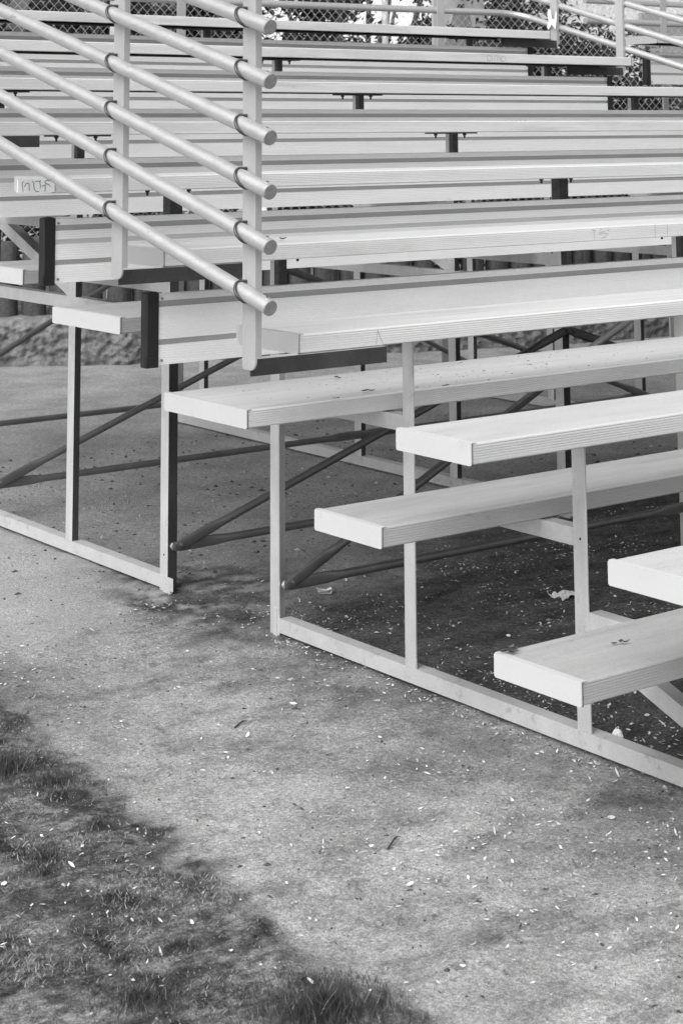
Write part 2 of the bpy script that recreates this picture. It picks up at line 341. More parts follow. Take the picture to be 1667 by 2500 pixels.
def make_bleacher():
    root = empty('bleacher', (0,0,0))
    seats = {}; foots = {}; risers = {}
    for k, (x0, y, z) in SEAT.items():
        seats[k] = plank('seat_plank', x0, XR, y, z, W, 'plank' if k < 1 else 'plank2', root, capm='capg' if k in (1, 2, 4, 6) else 'cap')
    for k, (x0, y, z, w) in FOOT.items():
        foots[k] = plank('foot_plank', x0, 4.0, y, z, w, 'foot2' if k == 2 else 'foot', root, joint=.257 if w > .3 else None)
    for k in range(2, 8):
        y = POST[k] - .034; zb = .795 + .1855*(k-2) - (.012 if k > 3 else 0); H = .196; th = .026
        x0, x1 = -.484, 4.015
        prof = [(y, zb)]; mm = []
        def seg(z, m, dy=0.): prof.append((y + dy, zb + z)); mm.append(m)
        z = .004
        seg(.004, 0)
        bands = [(.055,.070,1), (.160,.177,1)]
        if k != 2: bands.insert(1, (.118,.133,2))
        cur = .004
        for a, b, m in bands:
            while cur < a - .006:
                seg(cur + .0046, 0); seg(cur + .0053, 0, .0008); seg(cur + .0062, 0, .0008); seg(cur + .0068, 0); cur += .0068
            seg(a, 0); seg(a + .0004, m, .0025); seg(b - .0004, m, .0025); seg(b, m); cur = b
        while cur < H - .008:
            seg(cur + .0046, 0); seg(cur + .0053, 0, .0008); seg(cur + .0062, 0, .0008); seg(cur + .0068, 0); cur += .0068
        seg(H, 0); prof.append((y + th, zb + H)); mm.append(0); prof.append((y + th, zb)); mm.append(0); mm.append(0)
        mb = MB(); mb.prism(prof, 0, x0 + .03, x1 - .03, mats=mm)
        o = mb.build('riser_board', [M['riser'], M['band'], M['pale']], root); risers[k] = o
        for xa, xb, s in ((x0, x0 + .043, 1), (x1 - .043, x1, -1)):
            c = MB(); ya, yb, za, zt = y - .0035, y + th + .0035, zb - .004, zb + H + .003
            r = .006
            poly = [(xa + r, ya), (xb - .001, ya), (xb, ya + .001), (xb, yb), (xa + r, yb), (xa, yb - r), (xa, ya + r)]
            if s < 0: poly = [(xa + .001, ya), (xb - r, ya), (xb, ya + r), (xb, yb - r), (xb - r, yb), (xa, yb), (xa, ya + .001)]
            c.prism(poly, 2, za, zt)
            c.box((xa + .002, ya - .002, za - .002), (xb - .002, yb - .006, za + .03)); c.box((xa + .004, ya - .0015, zt - .02), (xb - .004, yb - .006, zt + .0015))
            for i in range(5):   # crushed plastic edge
                xx = xa + .004 + i*.007; c.box((xx, ya + .004, zt), (xx + .005, yb - .004, zt + .002 + .003*R.random()))
            c.build('end_cap', M['black'], o)
            for zz in (.012, H - .013):
                sc = MB(); xx = xb + .011 if s > 0 else xa - .011
                sc.tube([(xx, y + .002, zb + zz), (xx, y - .003, zb + zz)], .0042, 10); sc.tube([(xx, y - .003, zb + zz), (xx, y - .0036, zb + zz)], .0016, 8, 1)
                sc.build('screw', [M['bolt'], M['steel']], o)
    # frames: sill and back stays as one welded piece, posts etc. as its sub-parts
    for fi, fx in enumerate(FX):
        fr = MB()
        angle_y(fr, fx + .0008, -.62, 1.513, .036, .040); angle_y(fr, fx + .0008, 2.171, 4.97, .036, .040); fr.box((fx - .0012, 2.09, -.004), (fx + .0002, 2.1705, .036))
        fr.box((fx - .0022, 1.5205, -.02), (fx + .0052, 1.538, .062)); fr.box((fx - .0018, 2.1045, -.023), (fx + .0049, 2.1475, .022)); fr.box((fx - .006, 2.085, -.024), (fx + .034, 2.150, -.019))
        fro = fr.build('frame', M['sill'], root)
        for k in SEAT:
            y = POST[k]; zt = SEAT[k][2] - T_ - .0065; p = MB(); zb = -.012 if k in (2, 3) else .0364
            d = .044; fl_ = .036 if k == 3 else .026
            if k <= 2:     # angle with its second leg at the back
                lx = .036 if k < 2 else .050
                poly = [(fx + .0012, y), (fx + .005, y), (fx + .0058, y + .001), (fx + .0058, y + d - .006), (fx + lx, y + d - .006), (fx + lx, y + d), (fx + .001, y + d), (fx, y + d - .001), (fx, y + .0012)]
            else:          # closed leg turned to the front
                poly = [(fx + .0015, y), (fx + fl_, y), (fx + fl_, y + .007), (fx + .006, y + .007), (fx + .006, y + d), (fx, y + d), (fx, y + .0015)]
            zt_ = zt; p.prism(poly, 2, zb, zt, mats=[0]*len(poly) if k <= 2 else [1,1,1,0,0,0,0])  # front leg in the near-black tone, back leg in the frame tone
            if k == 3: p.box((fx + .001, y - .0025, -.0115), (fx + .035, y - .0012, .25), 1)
            if k in (2, 3): p.tube([(fx + .02, y - .002, .128), (fx + .02, y - .012, .128)], .012, 6)
            
            for hz in ((.10,) if k == 3 else (SEAT[k][2] - .30,)): p.tube([(fx + .001, y + .02, hz), (fx - .0006, y + .02, hz)], .0034, 8, 1)
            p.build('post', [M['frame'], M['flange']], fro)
            b = MB(); zs = SEAT[k][2] - T_
            b.box((fx - .11, y - .004, zs - .0064), (fx + .135, y + .048, zs - .0006))
            if k >= 2: b.box((fx - .0015, y - .0035, zs - .15), (fx + (.046 if k == 3 else .0275), y + (.040 if k == 3 else .0205), zs - .0066))  # dark sleeve added to give the post top its shade under the seat
            for dx in (-.075, .085):
                b.tube([(fx + dx, y + .02, zs - .006), (fx + dx, y + .02, zs - .013)], .0085, 6); b.tube([(fx + dx, y + .02, zs - .013), (fx + dx, y + .02, zs - .024)], .0042, 8)
            b.build('seat_bracket', M['steel'], fro)
        arms = [(-.329, .249, .3120), (.2933, .66, .4995), (.935, 1.513, .6825), (1.5575, 4.93, .8665), (2.171, 2.7512, .965), (2.795, 3.385, 1.143), (3.43, 4.011, 1.318), (4.055, 4.637, 1.493)]
        for a, b, zt in arms:
            am = MB(); angle_y(am, fx + .0005, a, b, zt - .0015); am.build('foot_arm', M['frame'], fro)
        for (ya, za), (yb, zb) in (((-.42, .0), (.245, .245)), ((2.80, .880), (4.20, 1.43))):
            dm = MB(); d = Vector((0, yb - ya, zb - za)).normalized(); n = Vector((0, -d.z, d.y)) * .021
            A, Bv = Vector((fx + .007, ya, za)), Vector((fx + .007, yb, zb))
            for x0, x1, u, v in ((0, .005, -1, 1), (.005, .042, .72, 1)):
                q = [A + n*u, A + n*v, Bv + n*v, Bv + n*u]
                vs = [p + Vector((x0,0,0)) for p in q] + [p + Vector((x1,0,0)) for p in q]
                dm.add(vs, [(0,1,2,3),(7,6,5,4),(0,4,5,1),(1,5,6,2),(2,6,7,3),(3,7,4,0)])
            dm.build('diagonal', M['frame'], fro)
        bp2 = MB(); bp2.prism([(fx, 4.905), (fx + .052, 4.905), (fx + .052, 4.955), (fx + .046, 4.955), (fx + .046, 4.911), (fx, 4.911)], 2, .03, 2.95); bp2.build('back_post', M['gpost'], fro)
    # round tube braces with flattened, bolted ends, lying between the frames
    def brace(y, x0, z0, x1, z1):
        a, b = Vector((x0, y, z0)), Vector((x1, y, z1)); Ln = (b - a).length; d = (b - a) / Ln
        ts = [0, .03, .10, .16, .185, .21, Ln/2, Ln-.21, Ln-.185, Ln-.16, Ln-.10, Ln-.03, Ln]
        fl = [(.25,.95),(.25,1.3),(.3,1.35),(.34,1.3),(.7,1.12),(1,1),(1,1),(1,1),(.7,1.12),(.34,1.3),(.3,1.35),(.25,1.3),(.25,.95)]
        mb = MB(); mb.tube([a + d*t for t in ts], .0132, 12, flat=fl)
        for e in (a + d*.025, b - d*.025): mb.tube([e + Vector((0,.006,0)), e - Vector((0,.008,0))], .008, 6); mb.tube([e - Vector((0,.008,0)), e - Vector((0,.013,0))], .0045, 8)
        mb.build('brace', M['brace'], root)
    f0, f1, f2 = FX
    for y, zz in ((1.5, .94), (2.112, .69), (3.37, .757), (4.62, 1.0)):
        brace(y - .012, f0 + .01, .128, f1 + .02, zz)
        brace(y - .003, f0 + .01, .130, f1 + .02, .132)
        brace(y - .012, f2 + .02, .128, f1 + .01, zz - .01)
        brace(y - .003, f1 + .01, .132, f2 + .02, .134)
    brace(3.99, f1 + .02, .80, f2 + .01, .24)
    # guard rails: left side pipes, right side pipes that turn along the back
    PR = .0190
    def rail(pts, plugs):
        mb = MB(); mb.tube(pts, PR, 20, caps=True); a = Vector(pts[0]); d = (Vector(pts[1]) - a).normalized()
        up = Vector((0, -d.z, d.y)); q = a + d*.018 + up*(PR - .001)
        mb.tube([q, q + up*.0022], .0058, 12); mb.tube([q + up*.0022, q + up*.0030], .0032, 10, 1)
        o = mb.build('rail_pipe', [M['galv'], M['steel']], root)
        c = MB(); c.tube([a + d*.004, a - d*.001, a - d*.0022], [PR*.985, PR*.985, PR*.93], 24); c.build('end_plug', M['plug'], o)
        return o
    XL = -.699
    zl = [1.038, 1.178, 1.306, 1.433, 1.566, 1.695, 1.825]
    for z in zl: rail([(XL, .567, z), (XL, 2.0, z + .386), (XL, 4.93, z + 1.18)], 1)['side'] = -1
    zr = [.922 + .128*i for i in range(8)]
    for z in zr:
        yb = 4.93; zb = z + .277*(yb - .567); pts = [(4.202, .567, z), (4.202, 4.70, z + .277*(4.70 - .567))]
        for a in range(0, 91, 15):
            pts.append((4.202 - .16*(1 - math.cos(rad(a))), yb - .13 + .13*math.sin(rad(a)) + 0, zb - .036*(1 - math.sin(rad(a)))))
        pts += [(1.8, yb, zb - .012), (-.66, yb, zb - .025)]
        rail(pts, 1)
    for k, side in ((1,-1),(2,-1),(4,-1),(6,-1),(1,1),(3,1),(6,1),(7,1)):
        zs = SEAT[k][2] - T_
        if side < 0: y0 = SEAT[k][1] - .058; xa, xb = -.6805, -.6625; zbot = zs - .022
        else: y0 = SEAT[k][1] + .19 if k == 6 else SEAT[k][1] + .085; xa, xb = 4.1655, 4.1835; zbot = zs - .05
        y1 = y0 + .055; zt = zbot + 1.08; p = MB()
        r = .022; poly = []
        for a in range(180, 271, 15): poly.append((y1 - r*.35 + r*.35*math.cos(rad(a - 0)) , zbot + r*.35 + r*.35*math.sin(rad(a)))) if False else None
        poly = [(y0 + r + r*math.cos(rad(a)), zbot + r + r*math.sin(rad(a))) for a in range(180, 271, 15)] + [(y1 - .008 + .008*math.cos(rad(a)), zbot + .008 + .008*math.sin(rad(a))) for a in range(270, 361, 30)] + [(y1, zt), (y0, zt)]
        p.prism(poly, 0, xa, xa + .005)
        p.box((xa + .005, y0, zbot + .03), (xb, y0 + .0045, zt)); p.box((xa + .005, y1 - .0045, zbot + .03), (xb, y1, zt))
        p.box((xa + .0052, y0 + .0048, zbot + .03), (xa + .0072, y1 - .0048, zt), 1)  # dark strip added as painted shade inside the channel
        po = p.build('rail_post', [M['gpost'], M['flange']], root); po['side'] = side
        yc = (y0 + y1)/2 - .004
        for z in (zl if side < 0 else zr):
            zz = z + (.271 if side < 0 else .277)*(yc - .567)
            if zz - PR < zbot + .05 or zz > zt - .02 or yc > 4.6: continue
            u = MB(); rr = PR + .0042; px = XL if side < 0 else 4.202; s = side
            pts = [(px - s*(PR + .012), yc + .014, zz + rr)] + [(px + s*rr*math.sin(rad(a)), yc + .014*math.cos(rad(a)), zz + rr*math.cos(rad(a))) for a in range(0, 181, 12)] + [(px - s*(PR + .012), yc - .014, zz - rr)]
            u.tube(pts, .0038, 8); u.build('u_bolt', M['steel'], po)
        b = MB()
        if side < 0:
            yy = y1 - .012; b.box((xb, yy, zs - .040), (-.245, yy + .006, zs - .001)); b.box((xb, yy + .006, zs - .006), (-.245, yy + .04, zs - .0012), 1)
        else:
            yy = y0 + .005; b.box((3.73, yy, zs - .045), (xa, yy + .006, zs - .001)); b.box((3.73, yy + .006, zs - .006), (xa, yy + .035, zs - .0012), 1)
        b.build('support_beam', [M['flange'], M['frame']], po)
    return root, seats, foots, risers

stand, seats, foots, risers = make_bleacher()
tag(stand, 'near silver aluminium bleacher with ribbed seat planks and pipe guard rail', 'bleacher', 'aluminium bleachers in a row')
bpy.context.view_layer.update()
KIDS = {}
for o in COL.objects:
    if o.parent: KIDS.setdefault(o.parent.name, []).append(o)
stand2 = copy_tree(stand)
for o in COL.objects:
    if 'side' in o: del o['side']
stand2 = stand2; stand2.location = (5.44, 0, 0)
tag(stand2, 'farther aluminium bleacher past the aisle, seen only at the top right edge', 'bleacher', 'aluminium bleachers in a row')

# handwriting and scratches on the near stand's front faces
k = 3; x0, y, z = SEAT[3]
pm = MB(); pm.box((-.640, y - .0016, z - T_ + .003), (-.512, y + .003, z - .003)); pt = pm.build('paint_patch', M['patch'], seats[3]); tag(pt, 'whitish painted patch with handwritten letters')
st = [[(.06,.9),(.02,.8),(.05,.05)], [(.10,.45),(.14,.72),(.20,.78),(.24,.7),(.25,.1)],
      [(.34,.95),(.40,.75),(.39,.5),(.42,.2),(.48,.03),(.56,.0)], [(.44,.88),(.50,.95),(.58,.88)], [(.60,1.),(.585,.8),(.61,.5),(.60,.3)],
      [(.65,.45),(.72,.55),(.765,.6)], [(.765,.6),(.76,.03)], [(.88,.92),(.82,1.),(.76,.92),(.75,.78),(.80,.68),(.88,.6),(.92,.45)], [(1.08,1.),(1.085,.0)]]
scribble(st, -.628, y - .0022, z - T_ + .006, .105, .034, pt, th=.0020, m='pen')
x0, y, z = SEAT[2]
st = [[(0,.82),(.06,.88),(.06,.05)], [(.0,.85),(.13,.8)], [(.30,.85),(.36,.9)], [(.24,.6),(.5,.66)], [(.26,.45),(.52,.5)], [(.5,.2),(.56,.5),(.62,.35)], [(.36,.12),(.5,.15)], [(.56,.75),(.66,.8)]]
scribble(st, 1.150, y - .0008, z - T_ + .006, .12, .036, seats[2], th=.0016)
scribble([[(0,0),(0,1)], [(1,0),(1.02,1)]], 1.452, y - .0008, z - T_ + .001, .06, .044, seats[2], th=.0018)
x0, y, z = SEAT[1]
scribble([[(0,0),(.25,1)], [(.3,.95),(.55,.55),(1,0)]], -.268, y - .0008, z - T_ + .005, .022, .034, seats[1], th=.0014)
x0, y, z = SEAT[6]
st = [arc(.12,.5,.1,.42,20,340), [(.28,.9),(.28,.1)], [(.4,.1),(.42,.9),(.55,.9),(.56,.1)], [(.62,.9),(.72,.1)], arc(.85,.45,.12,.4,60,300), [(.95,.85),(1.0,.1)]]
scribble(st, 2.965, y - .0008, z - T_ + .005, .135, .034, seats[6], th=.0022)
yy = POST[5] - .034; zb = .795 + .1855*3
scribble([[(.1,.9),(0,.5),(.12,.1)], arc(.3,.5,.12,.35,0,330), [(.5,.1),(.5,.9),(.65,.1),(.68,.9)], arc(.85,.5,.13,.4,90,-200)], 2.62, yy - .0008, zb + .08, .16, .06, risers[5], th=.0024)

yy = POST[2] - .034; pm = MB(); pm.box((-.174, yy - .001, .832), (-.15, yy + .003, .888)); tag(pm.build('paint_patch', M['patch'], risers[2]), 'white paint dab')
# ------------------------------------------------------------------ stone wall, logs, fence
base = [(-14,13.5),(-6,10.4),(0,8.05),(2.09,7.35),(2.70,6.98),(3.39,6.81),(4.49,6.32),(5.34,6.05),(7.,5.75),(10.,5.6),(20,5.6)]
def along(step):
    out = []
    for (a, b), (c, d) in zip(base, base[1:]):
        n = max(1, int(math.hypot(c-a, d-b) / step)); out += [(a + (c-a)*i/n, b + (d-b)*i/n) for i in range(n)]
    return out + [base[-1]]
pts = [p for p in along(.013) if -2 < p[0] < 12]
wl = MB(); prof = [(.0,-.05),(.0,.0)] + [(.0004*i, .010*i) for i in range(1, 25)] + [(.02,.25),(.04,.264),(.08,.272),(.20,.28),(.5,.30)]
vs = []
for i, (x, y) in enumerate(pts):
    a = pts[max(i-1,0)]; b = pts[min(i+1,len(pts)-1)]; d = Vector((b[0]-a[0], b[1]-a[1])).normalized(); n = Vector((-d.y, d.x))
    if n.y < 0: n = -n
    for q, (o, z) in enumerate(prof):
        P = Vector((x + n.x*o, y + n.y*o, z)); nn = noise.fractal(P*8, 1, 2, 3)*.014 + noise.fractal(P*24, .8, 2, 4)*.026
        vs.append((P.x - n.x*nn, P.y - n.y*nn, P.z + (noise.fractal(P*6, 1, 2, 3)*.014 if q > 25 else 0)))
m_ = len(prof)
wl.add(vs, [(i*m_+j, (i+1)*m_+j, (i+1)*m_+j+1, i*m_+j+1) for i in range(len(pts)-1) for j in range(m_-1)], 0, True)
tag(wl.build('retaining_wall', M['wall']), 'low rough stone retaining wall behind the bleachers, logs standing on it', 'wall')
def off(x, y, o):
    return (x + .38*o, y + .925*o)
lr = empty('log_palisade', (2, 7.6, .2)); tag(lr, 'row of dark upright logs standing on the stone wall', 'log wall')
lp = [p for p in along(.16) if -1.6 < p[0] < 9.8][:96]
for (x, y) in lp:
    g = MB(); cx, cy = off(x, y, .22); r = .078 + .008*R.random(); h = .74 + .07*R.random()
    g.tube([(cx - 2, cy - 7.6, .05), (cx - 2 + .01*R.uniform(-1,1), cy - 7.6, .35), (cx - 2, cy - 7.6, h - .215), (cx - 2, cy - 7.6, h - .2)], [r, r*.97, r*.95, r*.82], 12)
    g.build('log', M['log'], lr)
# chain-link fence
fr_ = empty('chain_link_fence', (2, 8, .5)); tag(fr_, 'grey chain link fence with round poles above the log wall', 'fence')
fa = Vector((-2.6, 10.35, 0)); fb = Vector((12.5, 4.9 + .7, 0)); fd = (fb - fa); FL = fd.length; fd.normalize()
fm = MB(); P = .066; n = int(FL / P); Z0, Z1 = .60, 3.2; rows = int((Z1 - Z0) / (P*.55)); fn = Vector((-fd.y, fd.x, 0))
for i in range(n):
    px = []
    for j in range(rows + 1):
        u = i*P + (P*.5 if (j % 2) == 0 else -P*.02) ; q = fa + fd*u + fn*(.002 if (i + j) % 2 else -.002); px.append(Vector((q.x - 2, q.y - 8, Z0 + j*P*.55 - .5)))
    # each wire zigzags between its own column and the next
    w = []
    for j, q in enumerate(px): w.append(q)
    fm.tube(w, .0019, 4, caps=False)
for i in range(n):
    px = []
    for j in range(rows + 1):
        u = i*P + (P*.5 if (j % 2) == 0 else P*1.02); q = fa + fd*u; px.append(Vector((q.x - 2, q.y - 8, Z0 + j*P*.55 - .5)))
    fm.tube(px, .0019, 4, caps=False)
fm.build('mesh_panel', M['wire'], fr_)
def on_fence(t): q = fa + fd*t; return q
def fence_x(xw): return on_fence((xw - fa.x) / fd.x)
for xw, r in ((-1.2,.026),(2.55,.026),(5.52,.026),(8.6,.026)):
    q = fence_x(xw); g = MB(); g.tube([(q.x-2, q.y-8+.03, 0), (q.x-2, q.y-8+.03, 2.7)], r, 14); g.build('fence_post', M['pole'], fr_)
# ------------------------------------------------------------------ beyond the fence
def bush(x, y, h, w, n, label, seed, m='foliage', grp='shrubs and trees behind the fence', leafs=.05, z0=.3):
    rr = random.Random(seed); root = empty('shrub' if h < 3.2 else 'tree', (x, y, z0)); tag(root, label, 'shrub' if h < 3.2 else 'tree', grp)
    s = MB()
    for i in range(5):
        a = rr.uniform(0, 6.28); s.tube([(.05*math.cos(a), .05*math.sin(a), -.3), (w*.15*math.cos(a), w*.15*math.sin(a), h*.4), (w*.33*math.cos(a), w*.33*math.sin(a), h*.8)], [.05, .035, .015], 7)
    s.build('trunk', M['bark'], root)
    f = MB(); cl = [(rr.uniform(-.5,.5)*w, rr.uniform(-.35,.35)*w, h*rr.uniform(.05,.95), rr.uniform(.22,.45)) for _ in range(34)]
    for i in range(n):
        cx, cy, cz, cr = rr.choice(cl); d = Vector((rr.gauss(0,1), rr.gauss(0,1), rr.gauss(0,1))).normalized() * cr * rr.random()**.35
        c = Vector((cx, cy, cz)) + d; u = Vector((rr.gauss(0,1), rr.gauss(0,1), rr.gauss(0,.7))).normalized(); v = u.orthogonal().normalized(); v = (v + u.cross(v)*rr.uniform(-1,1)).normalized()
        L_ = leafs * rr.uniform(.6, 1.5); w_ = L_ * .42
        f.add([c - u*L_, c - v*w_, c + u*L_, c + v*w_], [(0,1,2,3)])
    f.build('crown', M[m], root)
B_ = [(2.9,10.7,2.9,2.4,9000,'dark bushy shrub behind the fence at the far left'),(4.7,10.1,3.0,2.2,9000,'dark shrub behind the fence, left of the pale concrete post'),
      (6.4,9.5,2.8,2.1,9000,'dark shrub behind the fence, left of the grey gable sign'),(8.15,9.4,2.7,1.5,8000,'dense dark shrub behind the fence, right of the grey gable sign'),
      (7.45,8.1,1.95,1.2,12000,'low dark shrub behind the fence, in front of the pale house wall'),(8.35,7.8,1.75,1.2,10000,'low dark shrub behind the fence, below the right end of the pale house wall'),
      (4.2,12.4,5.2,3.8,12000,'tall dark tree standing behind the left shrubs'),(7.6,12.0,5.4,3.6,12000,'tall dark tree standing behind the middle shrubs'),
      (9.4,13.0,5.4,3.6,12000,'tall dark tree left of the pale house wall'),(1.2,11.8,4.6,3.4,9000,'tall dark tree at the very left behind the fence')]
for i, (x, y, h, w, n, lb) in enumerate(B_): bush(x, y, h, w, n, lb, 40 + i, leafs=.042 if h < 4 else .055)
hb = empty('house', (15.8, 14, 0)); tag(hb, 'pale stucco house wall behind the fence at the top right', 'house')
g = MB(); g.box((-3.1, 0, -.2), (5, 6, 5.2)); g.build('wall', M['stucco'], hb)
g = MB(); g.box((-.8, -.06, 1.0), (.1, .02, 3.0)); g.build('door', M['grey'], hb)
g = MB(); g.prism([(-3.5, 5.2), (5.4, 5.2), (.95, 7.2)], 1, -.4, 6.4); g.build('roof', M['grey'], hb)
# small gabled grey board on white backing, behind the fence
gb = empty('gable_sign', (7.32, 9.0, 0)); tag(gb, 'white board with a grey triangle behind the fence, above the top seat', 'sign')
g = MB(); g.box((-.30, 0, 2.05), (.30, .03, 2.62)); g.build('backing', M['pole'], gb)
g = MB(); g.prism([(-.24, 2.06), (.25, 2.06), (.09, 2.5), (-.06, 2.5)], 1, -.012, -.001); g.build('panel', M['grey'], gb)
g = MB(); g.box((-.27, .03, .2), (-.22, .07, 2.1)); g.box((.22, .03, .2), (.27, .07, 2.1)); g.build('leg', M['pole'], gb)
cp = MB(); cp.box((3.66, 8.75, .2), (3.76, 8.85, 3.2)); tag(cp.build('concrete_post', M['pole']), 'square pale concrete post behind the chain link fence at the top left', 'post')
# torn sheet taped to the right guard rail's last post
sh = MB(); y0 = SEAT[7][1] + .085
pts = [(0,0),(.012,.03),(.004,.075),(.016,.105),(.028,.09),(.034,.045),(.055,.04),(.062,.082),(.068,.085),(.066,.03),(.06,-.02),(.05,-.006),(.03,.012),(.012,-.018)]
vs = [(4.145 + .002*math.sin(i*1.7), y0 + .062 - a*1.2, 2.035 + b) for i, (a, b) in enumerate(pts)]; vs += [(x + .0012, y, z) for x, y, z in vs]; m_ = len(pts)
sh.add(vs, [tuple(range(m_)), tuple(range(m_, 2*m_))[::-1]] + [(i, (i+1) % m_, m_ + (i+1) % m_, m_ + i) for i in range(m_)])
tag(sh.build('torn_paper', M['paper']), 'torn white paper scrap stuck on the guard rail post by the aisle', 'paper')

# ------------------------------------------------------------------ litter
def leaf_mesh(seed, L_, w_, curl):
    rr = random.Random(seed); mb = MB(); n = 6; vs = []
    for i in range(n + 1):
        t = i / n; hw = w_ * math.sin(math.pi * min(1, t*.93 + .04)) ** .7 * .5; x = (t - .5) * L_; zc = curl * ((t - .5)**2) * 4 * L_ * .5 + .0015
        for s in (-1, 0, 1): vs.append((x, s * hw + .1*w_*math.sin(t*4 + seed), zc + abs(s) * hw * .5 * (1 + .5*rr.random())))
    fs = []
    for i in range(n):
        for s in range(2): a = i*3 + s; fs.append((a, a+3, a+4, a+1))
    mb.add(vs, fs, 0, True); return mb
variants = []
def leaf_obj(name, i, m):
    o = leaf_mesh(i, *[(.026,.011,.25),(.020,.010,.5),(.030,.008,.15),(.016,.009,.7),(.022,.013,.3),(.034,.006,.35)][i % 6]).build(name, M[m]); return o
protos = [leaf_obj('fallen_leaf', i, 'leaf') for i in range(6)]
spots = [(-.358,.385),(-.359,.014),(-.353,-.004),(-.28,1.069),(-.796,-.044),(-.811,-.054),(.099,.507),(-.827,-.354),(-1.184,-.244),(-1.237,-.068),(-.239,-.044),(-1.339,.001),(-1.271,.114),(-1.227,.07),(-1.279,.435),(-1.212,.333),(-1.425,.438),(-.764,.661),(-.333,.984),(.029,1.146),(-.485,.056),(-.583,.011),(-.225,.056),(-.038,.13),(-.257,.251),(-.345,.149),(-.848,-.348)]
rr = random.Random(11)
while len(spots) < 285:
    x = rr.uniform(-1.7, 1.5); y = rr.uniform(-.75, 2.0); mk = masks(x, y)
    d = .10 + .10*mk[0] + 1.0*mk[1]*(1 if y < 1.45 else .15)
    if x > -.8 and y < .7 and x < 0: d += .16
    d *= .55 + .8*max(0, gn(x, y, 4, 31.)) * 1.4
    if rr.random() < d: spots.append((x, y))
tilt = .55
for i, (x, y) in enumerate(spots):
    p = protos[i % 6]; o = p if i < 6 else p.copy()
    if i >= 6: COL.objects.link(o)
    o.location = (x, y, gz(x, y) + .002); o.rotation_euler = (rr.uniform(-tilt, tilt), rr.uniform(-tilt, tilt), rr.uniform(0, 6.28)); s = rr.uniform(.35, .85) if i > 27 else rr.uniform(.6, .85); o.scale = (s, s * rr.uniform(.8, 1.2), s)
    
    tag(o, 'small pale dry leaf lying on the ground around the bleacher', 'leaf', 'pale fallen leaves scattered on the earth')
# finer litter and crumbs nobody could count
lt = MB()
for i in range(42000):
    x = rr.uniform(-1.6, 2.2); y = rr.uniform(-.75, 2.1); mk = masks(x, y)
    if rr.random() > mk[1]*(.30 + .9*gn(x, y, 3, 77.)) + .05*(1 - mk[1]) + .16*max(0, gn(x, y, 2.5, 78.)) + (.14*sstep(1.2, .2, y) if x > -.8 else 0) + (.5 if -.07 < x < .0 and y < 1.5 else 0): continue
    a = rr.uniform(0, 6.28); l = rr.uniform(.002, .0085); w = rr.uniform(.0010, .0032); z = gz(x, y) + rr.uniform(.001, .006); t = rr.uniform(-.4, .4)
    u = Vector((math.cos(a), math.sin(a), t)) * l; v = Vector((-math.sin(a), math.cos(a), rr.uniform(-.5,.5))) * w; c_ = Vector((x, y, z))
    lt.add([c_ - u, c_ - u*.2 + v, c_ + u, c_ + u*.1 - v], [(0,1,2,3)], 0 if rr.random() < .55 else (1 if rr.random() < .6 else 2))
tag(lt.build('leaf_litter', [M['leaf'], M['grit'], M['darkleaf']]), kind='stuff', label='fine pale leaf bits scattered over the earth and under the front rows', cat='litter')
cr = MB()
for i in range(15000):
    x = rr.uniform(-1.6, 3.2); y = rr.uniform(-.75, 4.5); mk = masks(x, y)
    if rr.random() > .20 + .5*mk[1] + .30*mk[3] + (.5 if -.06 < x < 0 and y < 1.5 else 0) + .9*max(0, gn(x, y, 3.3, 51.) - .12): continue
    s = abs(rr.gauss(0, .0021)) + .0010
    if rr.random() < .03: s *= 1.9
    if y > 2.2: s *= 1.5
    z = gz(x, y); a = rr.uniform(0, 6.28); e = rr.uniform(.9, 2.2)
    ring = []
    for q in range(6):
        t = q * math.pi / 3 + rr.uniform(-.4, .4); rd = s * rr.uniform(.55, 1.15); lx, ly = math.cos(t) * rd * e, math.sin(t) * rd
        ring.append((x + lx*math.cos(a) - ly*math.sin(a), y + lx*math.sin(a) + ly*math.cos(a), z - .0004))
    top = (x + s*rr.uniform(-.3,.3), y + s*rr.uniform(-.3,.3), z + s*rr.uniform(.4, .9))
    cr.add(ring + [top], [(q, (q+1) % 6, 6) for q in range(6)], 0 if rr.random() < .7 else 1)
tag(cr.build('soil_crumbs', [M['crumb'], M['grit']]), kind='stuff', label='dark soil crumbs and bits scattered over the bare ground', cat='soil')

# dark leaves and debris on the planks
def on_plank(px, name, label, grp=None, n=3, m='darkleaf', sz=.03):
    x, y, z = px; mb = MB(); r2 = random.Random(int(x*1000))
    for i in range(n):
        sub = leaf_mesh(r2.randint(0, 99), sz * r2.uniform(.5, 1.1), sz * r2.uniform(.15, .4), r2.uniform(.1, .5)); a = r2.uniform(-.5, .7); ox, oy = r2.uniform(-.5,.5)*sz, r2.uniform(-.3,.3)*sz
        mb.add([(p[0]*math.cos(a) - p[1]*math.sin(a) + ox, p[0]*math.sin(a) + p[1]*math.cos(a) + oy, p[2] + .001 + i*.001) for p in sub.v], sub.f, 0, True)
    o = mb.build(name, M[m], loc=(x, y, z + .0008)); tag(o, label, 'leaf', grp); return o
on_plank((-.475, -.010, .3584), 'dried_leaf', 'curled dark leaf on the end of the lowest foot plank', 'dark leaves lying on planks', 4, sz=.042)
on_plank((-.26, -.104, .3584), 'dried_leaf', 'dark crumpled leaf in the middle of the lowest foot plank', 'dark leaves lying on planks', 3, sz=.028)
on_plank((-.016, 1.062, .7288), 'dried_leaf', 'largest dark leaf on the double foot plank, left of the post', 'dark leaves lying on planks', 4, sz=.032)
on_plank((.218, 1.004, .7288), 'dried_leaf', 'dark leaf at the front edge of the double foot plank, right of the post', 'dark leaves lying on planks', 2, sz=.022)
